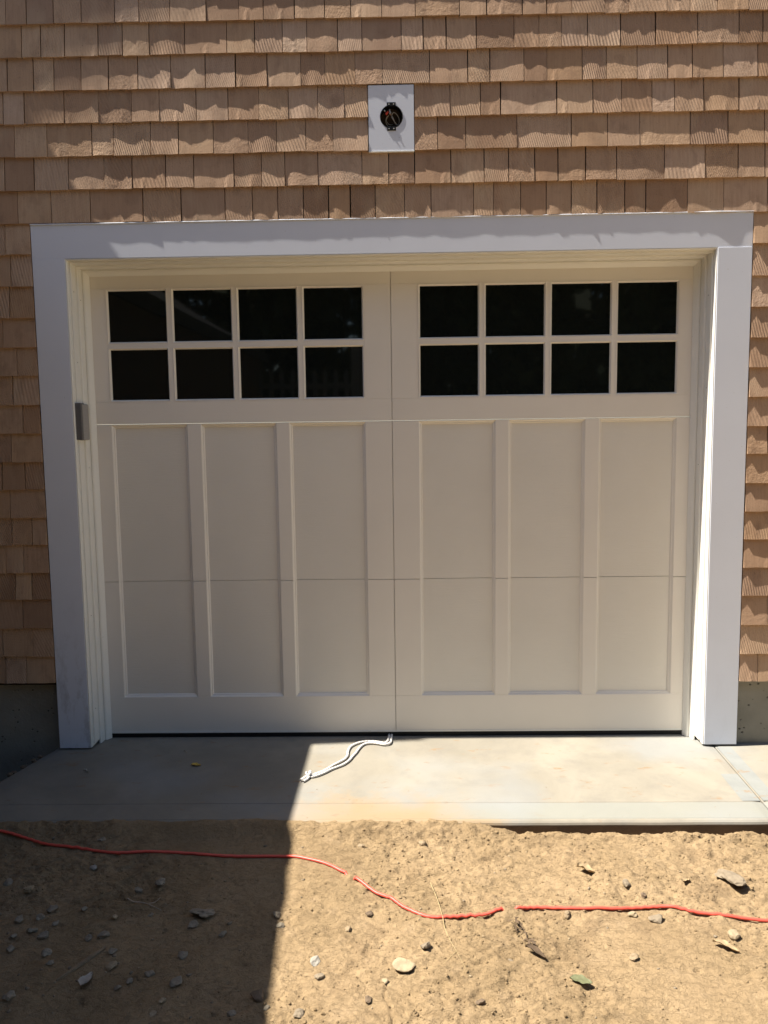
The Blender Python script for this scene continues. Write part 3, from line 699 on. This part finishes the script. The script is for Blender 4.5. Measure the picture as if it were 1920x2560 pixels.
ra = [(-.032, .165, .0065)]+[(x, y, .0062) for x, y in ROPE[0]]+[(KNOT[0][0]+.012, KNOT[0][1]+.006, .008)]
rb = [(-.020, .165, .0065)]+[(x, y, .0062) for x, y in ROPE[1]]+[(KNOT[0][0]+.012, KNOT[0][1]-.006, .008)]
for i in range(3, 7): rb[i] = (rb[i][0], rb[i][1]-.002, .0085)
rope_tube('strand', ra, .0054, rp); rope_tube('strand', rb, .0054, rp)
kx, ky = KNOT[0]
kn = []
for i in range(40):
    a = i/39*4*math.pi*1.02; R = .0095
    kn.append((kx+R*math.cos(a)*.75-.002+.0035*math.sin(a*.5), ky+R*math.sin(a)*.9+.005*math.cos(a*.5), .013+.0065*math.sin(a*1.5)))
rope_tube('knot', kn, .0050, rp)
e1, e2 = KNOT[1], KNOT[2]
rope_tube('strand_end', [(kx, ky+.002, .010), (e1[0]-.002, e1[1]+.005, .009), (e2[0]-.002, e2[1]+.005, .008)], .0056, rp)
rope_tube('strand_end', [(kx+.002, ky-.008, .009), (e1[0]+.008, e1[1]-.006, .006), (e2[0]+.010, e2[1]-.002, .006)], .0052, rp)

# ================================================================ STONES AND LITTER
def stone_mesh(w, seed, flat=.6, asp=1.2, sub=2, rugged=.3):
    r = random.Random(seed); bm = bmesh.new(); bmesh.ops.create_icosphere(bm, subdivisions=sub, radius=.5)
    off = Vector((r.uniform(0, 50), r.uniform(0, 50), r.uniform(0, 50)))
    planes = [Vector((r.gauss(0,1), r.gauss(0,1), r.gauss(0,1))).normalized() for _ in range(5)]
    for v in bm.verts:
        d = v.co.normalized(); k = 1+rugged*noise.noise(d*1.3+off)+rugged*.35*noise.noise(d*4+off)
        for pl in planes:
            t = d.dot(pl)
            if t > .62: k *= .62/t*.98+.02
        v.co = Vector((d.x*k*asp, d.y*k, d.z*k*flat))*.5*w
    a = r.uniform(0, 3.1); rot = Matrix.Rotation(a, 4, 'Z')
    bmesh.ops.transform(bm, matrix=rot, verts=bm.verts)
    me = bpy.data.meshes.new('stone'); bm.to_mesh(me); bm.free(); return me
def put_stone(x, y, w, mat, label, seed, name='stone', cat='stone', group=None, flat=.65, asp=1.2, on=None, rugged=.3, sub=2, rz=None, sink=.22):
    me = stone_mesh(w, seed, flat, asp, sub, rugged)
    z = (float(gheight(x, y)) if on is None else on)+w*flat*.5*(1-2*sink)
    o = link(name, me, MT[mat], None, (x, y, z)); o.rotation_euler = (random.uniform(-.2,.2), random.uniform(-.2,.2), rz or 0)
    return tag(o, label, cat, group)
put_stone(.029, -1.433, .054, 'st_pale', 'large pale oval stone lying on the sunlit dirt, the biggest round one in the foreground', 1, flat=.28, asp=1.25, rugged=.12, sub=3, sink=.0)
put_stone(-.228, -1.40, .030, 'st_white', 'small bright white shard on the sunlit dirt near the shadow edge', 2, 'white_shard', 'shard', flat=.4, asp=1.7, rz=.5)
put_stone(1.122, -1.04, .088, 'st_grey', 'broad flat grey chunk of concrete half sunk in a hole at the right', 3, 'concrete_chunk', 'concrete', flat=.34, asp=1.35, rugged=.35, sub=3, sink=.1)
SUNST = [
 (-.08,-1.186,.026,'st_dark','dark stone just below the first long dip of the cord'),
 (-.142,-1.268,.024,'st_tan','brown stone a hand below the cord, left of the pale oval stone'),
 (.097,-.818,.032,'st_tan','tan stone nearest the slab edge at centre'),
 (-.122,-.827,.026,'st_tan','flat brown stone near the slab, right of the shadow edge'),
 (.096,-1.355,.034,'st_grey','grey stone just right of and above the pale oval stone'),
 (-.212,-1.469,.027,'st_grey','grey pointed stone left of the pale oval stone, beside the shadow edge'),
 (-.253,-1.611,.031,'st_grey','grey egg shaped stone at the bottom edge beside the shadow'),
 (-.072,-1.552,.026,'st_dark','dark flat stone below the pale oval stone, left of the crack'),
 (.236,-1.562,.024,'st_dark','dark little stone at the bottom, right of the crack'),
 (-.024,-1.486,.021,'st_pale','small pale stone at the top end of the crack'),
 (.344,-1.402,.024,'st_grey','grey stone beside the dead brown leaf'),
 (.77,-1.058,.031,'st_grey','grey stone alone in the dirt above the cord, right of centre'),
 (.752,-1.201,.030,'st_pale','pale stone touching the lower side of the cord'),
 (.812,-1.23,.042,'st_grey','large grey stone just below the cord at right'),
 (1.026,-1.294,.040,'st_pale','pale angular stone at far right below the cord'),
 (1.058,-.722,.058,'st_pale','pale crusty stone against the slab edge at right'),
 (1.112,-.732,.044,'st_tan','brown lump beside the pale crusty stone at the slab edge'),
 (.697,-1.405,.026,'st_tan','tan stone in the empty dirt at lower right'),
 (.805,-1.118,.024,'st_dark','dark stone just above the cord at right'),
 (.542,-1.211,.028,'st_tan','half buried tan stone below the buried bit of cord'),
]
for i, (x, y, w, m_, lb) in enumerate(SUNST): put_stone(x, y, w, m_, lb, 20+i)
SHADEST = [
 (-1.053,-.942,.026,'st_white','white stone under the cord in the shade at left'),
 (-1.082,-.781,.027,'st_gravel','pale stone between the slab and the cord in the shade'),
 (-1.212,-1.09,.036,'st_pale','pale stone at far left below the cord in the shade'),
 (-.785,-1.046,.038,'st_gravel','round grey stone in the shade below the straight run of cord'),
 (-.85,-1.083,.024,'st_gravel','small grey stone just above the bleached twig'),
 (-1.31,-1.04,.040,'st_gravel','grey stone at the left edge of the picture below the cord'),
 (-.626,-1.256,.032,'st_gravel','grey stone at the lower left of the big shaded chunk'),
 (-.884,-1.229,.026,'st_pale','pale upright stone left of the end of the bleached twig'),
 (-.771,-1.208,.020,'st_gravel','little greenish stone below the bleached twig'),
 (-.355,-1.256,.026,'st_gravel','grey stone half out of the shade at the shadow edge'),
 (-.37,-1.207,.032,'st_gravel','larger stone just above the one at the shadow edge'),
 (-.378,-1.544,.042,'st_dark','big dark stone in the shade near the bottom, beside the shadow edge'),
 (-.436,-1.602,.024,'st_gravel','grey stone at the bottom left of the big dark stone'),
 (-.345,-1.586,.019,'st_gravel','small stone right below the big dark stone'),
 (-1.063,-1.555,.038,'st_gravel','grey stone at the bottom left corner'),
 (-.633,-1.572,.022,'st_pale','small pale stone upper one of two at the bottom in the shade'),
 (-.65,-1.602,.022,'st_pale','small pale stone lower one of two at the bottom in the shade'),
 (-.524,-1.296,.025,'st_gravel','grey stone right of the big shaded chunk'),
 (-.818,-1.435,.032,'st_pale','pale stone right of the wood splinter'),
 (-.70,-1.463,.028,'st_gravel','round grey stone in the middle of the shade near the bottom'),
 (-.61,-1.498,.036,'st_gravel','larger grey stone right of the round one in the shade'),
 (-.625,-1.389,.031,'st_gravel','grey stone above the larger one in the shade'),
]
for i, (x, y, w, m_, lb) in enumerate(SHADEST): put_stone(x, y, w, m_, lb, 60+i)
put_stone(-.603, -1.201, .062, 'st_gravel', 'big ragged grey chunk in the middle of the shaded dirt', 90, 'concrete_chunk', 'concrete', flat=.4, asp=1.3, rugged=.5, sub=3)
for i, (x, y, w) in enumerate([(-.993,-1.19,.024),(-1.098,-1.186,.034),(-1.122,-1.223,.027),(-1.187,-1.229,.034),(-1.078,-1.305,.038),(-1.12,-1.283,.03),(-1.035,-1.377,.033),(-.931,-1.314,.024),(-.886,-1.309,.032),(-.775,-1.515,.022),(-.749,-1.493,.022),(-.834,-1.377,.025),(-1.15,-1.36,.026),(-1.06,-1.25,.022),(-1.17,-1.30,.024),(-1.00,-1.43,.022)]):
    put_stone(x, y, w, 'st_gravel', 'small grey stone of the loose scatter in the shade at left', 110+i, group='loose small stones in the shade at left')

def leaf(name, x, y, L, W, mat, label, cat, z=None, rz=0, curl=.3, seed=1, lobes=0):
    r = random.Random(seed); n, m = 12, 6; v = []; f = []
    for i in range(n+1):
        t = i/n; wd = W*.5*(math.sin(math.pi*min(1, t*1.02))**.8)*(1+(.28*math.sin(t*math.pi*lobes*2) if lobes else 0))+.0004
        for j in range(m+1):
            s = (j/m-.5)*2
            v.append(((t-.5)*L, s*wd+.06*W*math.sin(t*5), curl*W*(s*s)*.6+curl*L*.3*math.sin(t*3+1)+.0015*math.sin(t*17+s*5)))
    for i in range(n):
        for j in range(m): f.append((i*(m+1)+j, (i+1)*(m+1)+j, (i+1)*(m+1)+j+1, i*(m+1)+j+1))
    # thickness
    k = len(v); v += [(a, b, c-.0007) for a, b, c in v]; f += [tuple(q+k for q in reversed(ff)) for ff in f]
    zb = float(gheight(x, y)) if z is None else z
    mn = min(p[2] for p in v)
    o = link(name, pydata(name, v, f), MT[mat], None, (x, y, zb-mn+.0008), True); o.rotation_euler = (0, 0, rz); return tag(o, label, cat)
leaf('leaf', -.876, -.19, .042, .026, 'leafy', 'small yellow leaf lying on the shaded slab', 'leaf', 0, .1, .2, 3)
leaf('leaf', .525, -1.498, .062, .034, 'leafg', 'faded green leaf on the dirt at the bottom', 'leaf', None, -.25, .12, 4)
leaf('leaf', .650, -.985, .060, .032, 'leafd', 'curled dry tan leaf on the dirt right of centre', 'leaf', None, -.3, .5, 5, 2)
leaf('leaf', .415, -1.395, .065, .022, 'leafb', 'dead dark brown leaf below the dried plant', 'leaf', None, -.55, .5, 6)
leaf('leaf', .98, -1.36, .075, .022, 'leafd', 'shredded straw coloured leaf at far right below the cord', 'leaf', None, -.45, .4, 8, 3)
leaf('paper_scrap', -.872, -1.49, .068, .030, 'paper', 'dirty pale paper scrap standing out in the dark dirt at lower left', 'paper', None, 1.5, .2, 9, 1)
leaf('paper_scrap', -1.334, -.26, .022, .014, 'paper', 'tiny white crumpled scrap on the shaded slab at left', 'paper', 0, .3, .8, 10, 2)
leaf('bark_piece', .97, -1.04, .042, .018, 'leafd', 'thin piece of bark left of the sunken concrete chunk', 'bark', None, .8, .3, 12)
def gpath(pts, dz=.002): return smooth_path([(x, y, float(gheight(x, y))+dz) for x, y in pts], 4)
tp = lambda t: 1-.75*t
o = tube('straw_stem', gpath([(.121,-1.04),(.140,-1.13),(.153,-1.22)], .008)+gpath([(.156,-1.26),(.170,-1.32),(.190,-1.39),(.216,-1.472)], .003), .0015, MT['straw'], None, 6, tp); tag(o, 'long dry grass stem crossing under the cord right of centre', 'straw')
o = tube('straw_stem', gpath([(.185,-1.366),(.165,-1.395),(.142,-1.43)], .003), .0011, MT['straw'], None, 6, tp); tag(o, 'short dry grass blade branching from the long stem', 'straw')
tw = empty('twig', (-.80, -1.16, -.06)); tag(tw, 'bleached forked twig in the middle of the shaded dirt', 'twig')
child(tube('stem', gpath([(-.872,-1.13),(-.845,-1.152),(-.80,-1.165),(-.745,-1.183)], .005), .0032, MT['twigm'], None, 6, tp), tw)
child(tube('branch', gpath([(-.79,-1.167),(-.775,-1.15),(-.762,-1.128)], .005), .0017, MT['twigm'], None, 6, tp), tw)
o = tube('twig', smooth_path([(-.972,-.022,.002),(-.962,-.034,.006),(-.951,-.05,.002)], 4), .0016, MT['twigm'], None, 6); tag(o, 'tiny curved pale twig on the shaded slab near the door', 'twig')
# wood splinter
a, b = Vector((-.955,-1.497,0)), Vector((-.862,-1.362,0)); d = (b-a); nrm = Vector((-d.y, d.x, 0)).normalized()
v = []
for t, w in ((0, .001), (.25, .005), (.7, .0075), (1, .003)):
    c = a+d*t; z = float(gheight(c.x, c.y))+.001
    v += [tuple(c+nrm*w+Vector((0,0,z))), tuple(c-nrm*w+Vector((0,0,z))), tuple(c-nrm*w*.8+Vector((0,0,z+.005))), tuple(c+nrm*w*.8+Vector((0,0,z+.005)))]
f = [(0,1,2,3),(15,14,13,12)]+[(4*k+i, 4*k+4+i, 4*k+4+(i+1)%4, 4*k+(i+1)%4) for k in range(3) for i in range(4)]
o = link('wood_splinter', pydata('wood_splinter', v, f), MT['st_tan']); tag(o, 'thin wood splinter lying slanted in the dark dirt at lower left', 'splinter')
# dried dark plant sprig
sp = empty('dried_plant', (.40, -1.29, -.07)); tag(sp, 'small dark withered plant lying on the dirt below the cord', 'dried plant')
child(tube('stem', gpath([(.378,-1.225),(.388,-1.26),(.398,-1.30),(.400,-1.345)], .008), .0016, MT['leafb'], None, 6), sp)
r_ = random.Random(4)
for i in range(26):
    t = r_.random(); x = .380+.022*t+r_.uniform(-.016, .016); y = -1.245-.105*t; L = r_.uniform(.014, .028)
    nv = [(0, 0, 0), (L*.5, L*.16, L*.15), (L, 0, r_.uniform(0, .3)*L), (L*.5, -L*.16, L*.05), (L*.5, 0, -.001)]
    q = link('withered_leaf', pydata('wl', nv, [(0,1,4),(1,2,4),(2,3,4),(3,0,4),(0,3,1),(3,2,1)]), MT['leafb'], None, (x, y, float(gheight(x, y))+r_.uniform(.002, .012))); q.rotation_euler = (r_.uniform(-.6,.6), r_.uniform(-.5,.5), r_.uniform(0, 6.3)); child(q, sp)

# gravel and crumbs: nobody could count them
octv = np.array([(1,0,0),(-1,0,0),(0,1,0),(0,-1,0),(0,0,1),(0,0,-1)], float); octf = np.array([(0,2,4),(2,1,4),(1,3,4),(3,0,4),(2,0,5),(1,2,5),(3,1,5),(0,3,5)])
def scatter(name, n, mat, size, xr, yr, label, dens=None, seed=1, ground=True):
    g = np.random.default_rng(seed); V = []; Fc = []
    px = g.uniform(*xr, n*3); py = g.uniform(*yr, n*3)
    keep = g.random(n*3) < (dens(px, py) if dens else 1); px, py = px[keep][:n], py[keep][:n]
    pz = gheight(px, py) if ground else np.zeros(len(px))
    s = size[0]*(size[1]/size[0])**(g.random(len(px))**2.2)
    ico = bmesh.new(); bmesh.ops.create_icosphere(ico, subdivisions=1, radius=1); iv = np.array([v.co[:] for v in ico.verts]); fi = np.array([[v.index for v in f.verts] for f in ico.faces]); ico.free()
    for i in range(len(px)):
        bv, bf = (iv, fi) if s[i] > .0035 else (octv, octf)
        q = bv*(1+g.uniform(-.28, .28, (len(bv), 1)))*np.array([g.uniform(.8, 1.4), g.uniform(.7, 1.1), g.uniform(.45, .9)])*s[i]
        a = g.uniform(0, 6.28); c, d = math.cos(a), math.sin(a); q = q@np.array([[c, d, 0], [-d, c, 0], [0, 0, 1]])
        Fc.append(bf+sum_len[0]); sum_len[0] += len(bv); V.append(q+np.array([px[i], py[i], pz[i]+s[i]*.16]))
    V = np.concatenate(V); Fc = np.concatenate(Fc); sum_len[0] = 0
    me = bpy.data.meshes.new(name); me.vertices.add(len(V)); me.vertices.foreach_set('co', V.ravel().astype(np.float32)); me.loops.add(Fc.size); me.loops.foreach_set('vertex_index', Fc.ravel().astype(np.int32))
    me.polygons.add(len(Fc)); me.polygons.foreach_set('loop_start', np.arange(0, Fc.size, 3).astype(np.int32)); me.polygons.foreach_set('loop_total', np.full(len(Fc), 3, np.int32)); me.update(calc_edges=True)
    o = link(name, me, MT[mat]); tag(o, label, kind='stuff'); return o
sum_len = [0]
scatter('dirt_crumbs', 14000, 'dirt', (.0010, .0050), (-1.7, 1.8), (-1.95, -.735), 'crumbs of dry dirt scattered over the ground', lambda x, y: np.clip(.45+1.7*fbm(x*2.4+8, y*2.9+4, 3), .08, 1)**1.5, 2)
scatter('gravel', 650, 'st_grey', (.0014, .007), (-1.6, 1.7), (-1.95, -.75), 'fine grey gravel scattered in the dirt', lambda x, y: np.where(x < -.3, .9, .12)*np.clip(.4+1.5*fbm(x*2+4, y*2, 3), .05, 1), 3)
scatter('pale_grit', 500, 'st_pale', (.0012, .005), (-1.6, 1.7), (-1.95, -.74), 'pale grit scattered in the dirt', None, 4)
scatter('slab_grit', 170, 'st_tan', (.0008, .0028), (-1.5, 1.6), (-.70, .10), 'crumbs of dirt lying on the concrete', lambda x, y: .3+.7*(y < -.4), 5, False)

for t_ in (wall, fnd, gab, wing, cas, fr, door): t_['kind'] = 'thing'
# ================================================================ BEHIND THE CAMERA (seen only mirrored in the panes)
def make_leaf_crown(seed, n=6500):
    g = np.random.default_rng(seed); cl = g.normal(0, 1, (46, 3)); cl = cl/np.linalg.norm(cl, axis=1)[:, None]*g.uniform(.3, 1, (46, 1))*np.array([2.6, 2.3, 3.0])
    c = cl[g.integers(0, 46, n)]+g.normal(0, .42, (n, 3)); V = []; Fc = []
    a = g.normal(0, 1, (n, 3)); a /= np.linalg.norm(a, axis=1)[:, None]; b = np.cross(a, g.normal(0, 1, (n, 3))); b /= np.linalg.norm(b, axis=1)[:, None]
    s = g.uniform(.10, .22, (n, 1)); V = np.stack([c-a*s, c-b*s*.6, c+a*s, c+b*s*.6], 1).reshape(-1, 3); Fc = np.arange(n*4).reshape(-1, 4)
    return pydata('crown', V, Fc)
tr = [(-7.5,-12.5),(-3.2,-11.8),(.5,-12.6),(4,-11.6),(8,-12.4),(-11,-10),(11.5,-10.5)]
crowns = [make_leaf_crown(1), make_leaf_crown(2)]
for i, (x, y) in enumerate(tr):
    t = empty('tree', (x, y, -.2)); tag(t, 'leafy tree behind the viewer, number %d from the left, mirrored darkly in the panes' % (sorted(tr).index((x, y))+1), 'tree', 'trees across from the garage')
    child(tube('trunk', [(x, y, -.2), (x+.1, y, 3), (x, y+.1, 7)], .22, MT['bark'], None, 8, lambda q: 1-.5*q), t)
    cr = link('crown', crowns[i % 2], MT['leaves']); cr.location = (x, y, 6.6); cr.rotation_euler = (0, 0, i*1.3); cr.scale = (1.15, 1.1, 1.45); child(cr, t); 
    c2 = link('crown', crowns[(i+1) % 2], MT['leaves']); c2.location = (x+1.2, y+.5, 2.4); c2.scale = (1.0, .8, .95); c2.rotation_euler = (0, 0, i*2.1); child(c2, t)
fe = empty('picket_fence', (-1.5, -7.7, -.2)); tag(fe, 'weathered picket fence behind the viewer, mirrored faintly in the lower left panes', 'fence')
pm = bmesh.new(); 
vv = [(-.03,-.01,0),(.03,-.01,0),(.03,-.01,2.40),(0,-.01,2.46),(-.03,-.01,2.40)]
me = pydata('picket', vv+[(a, .01, c) for a, b, c in vv], [(0,1,2,3,4),(9,8,7,6,5),(0,5,6,1),(1,6,7,2),(2,7,8,3),(3,8,9,4),(4,9,5,0)]); me.materials.append(MT['fence']); pm.free()
k = 0
for i in range(20):
    x = -3.1+i*.15
    if i % 13 == 4:
        child(box('post', x-.07, x+.07, -7.78, -7.62, -.2, 2.5, MT['fence'], bev=.01), fe); continue
    child(link('picket', me, None, None, (x, -7.7, -.2+(.06 if x < -2.0 else 0))), fe)
child(box('rail', -3.2, -.2, -7.75, -7.715, 1.98, 2.06, MT['fence']), fe); child(box('rail', -3.2, -.2, -7.75, -7.715, .2, .3, MT['fence']), fe)
print('visible shingles', NSH[0])
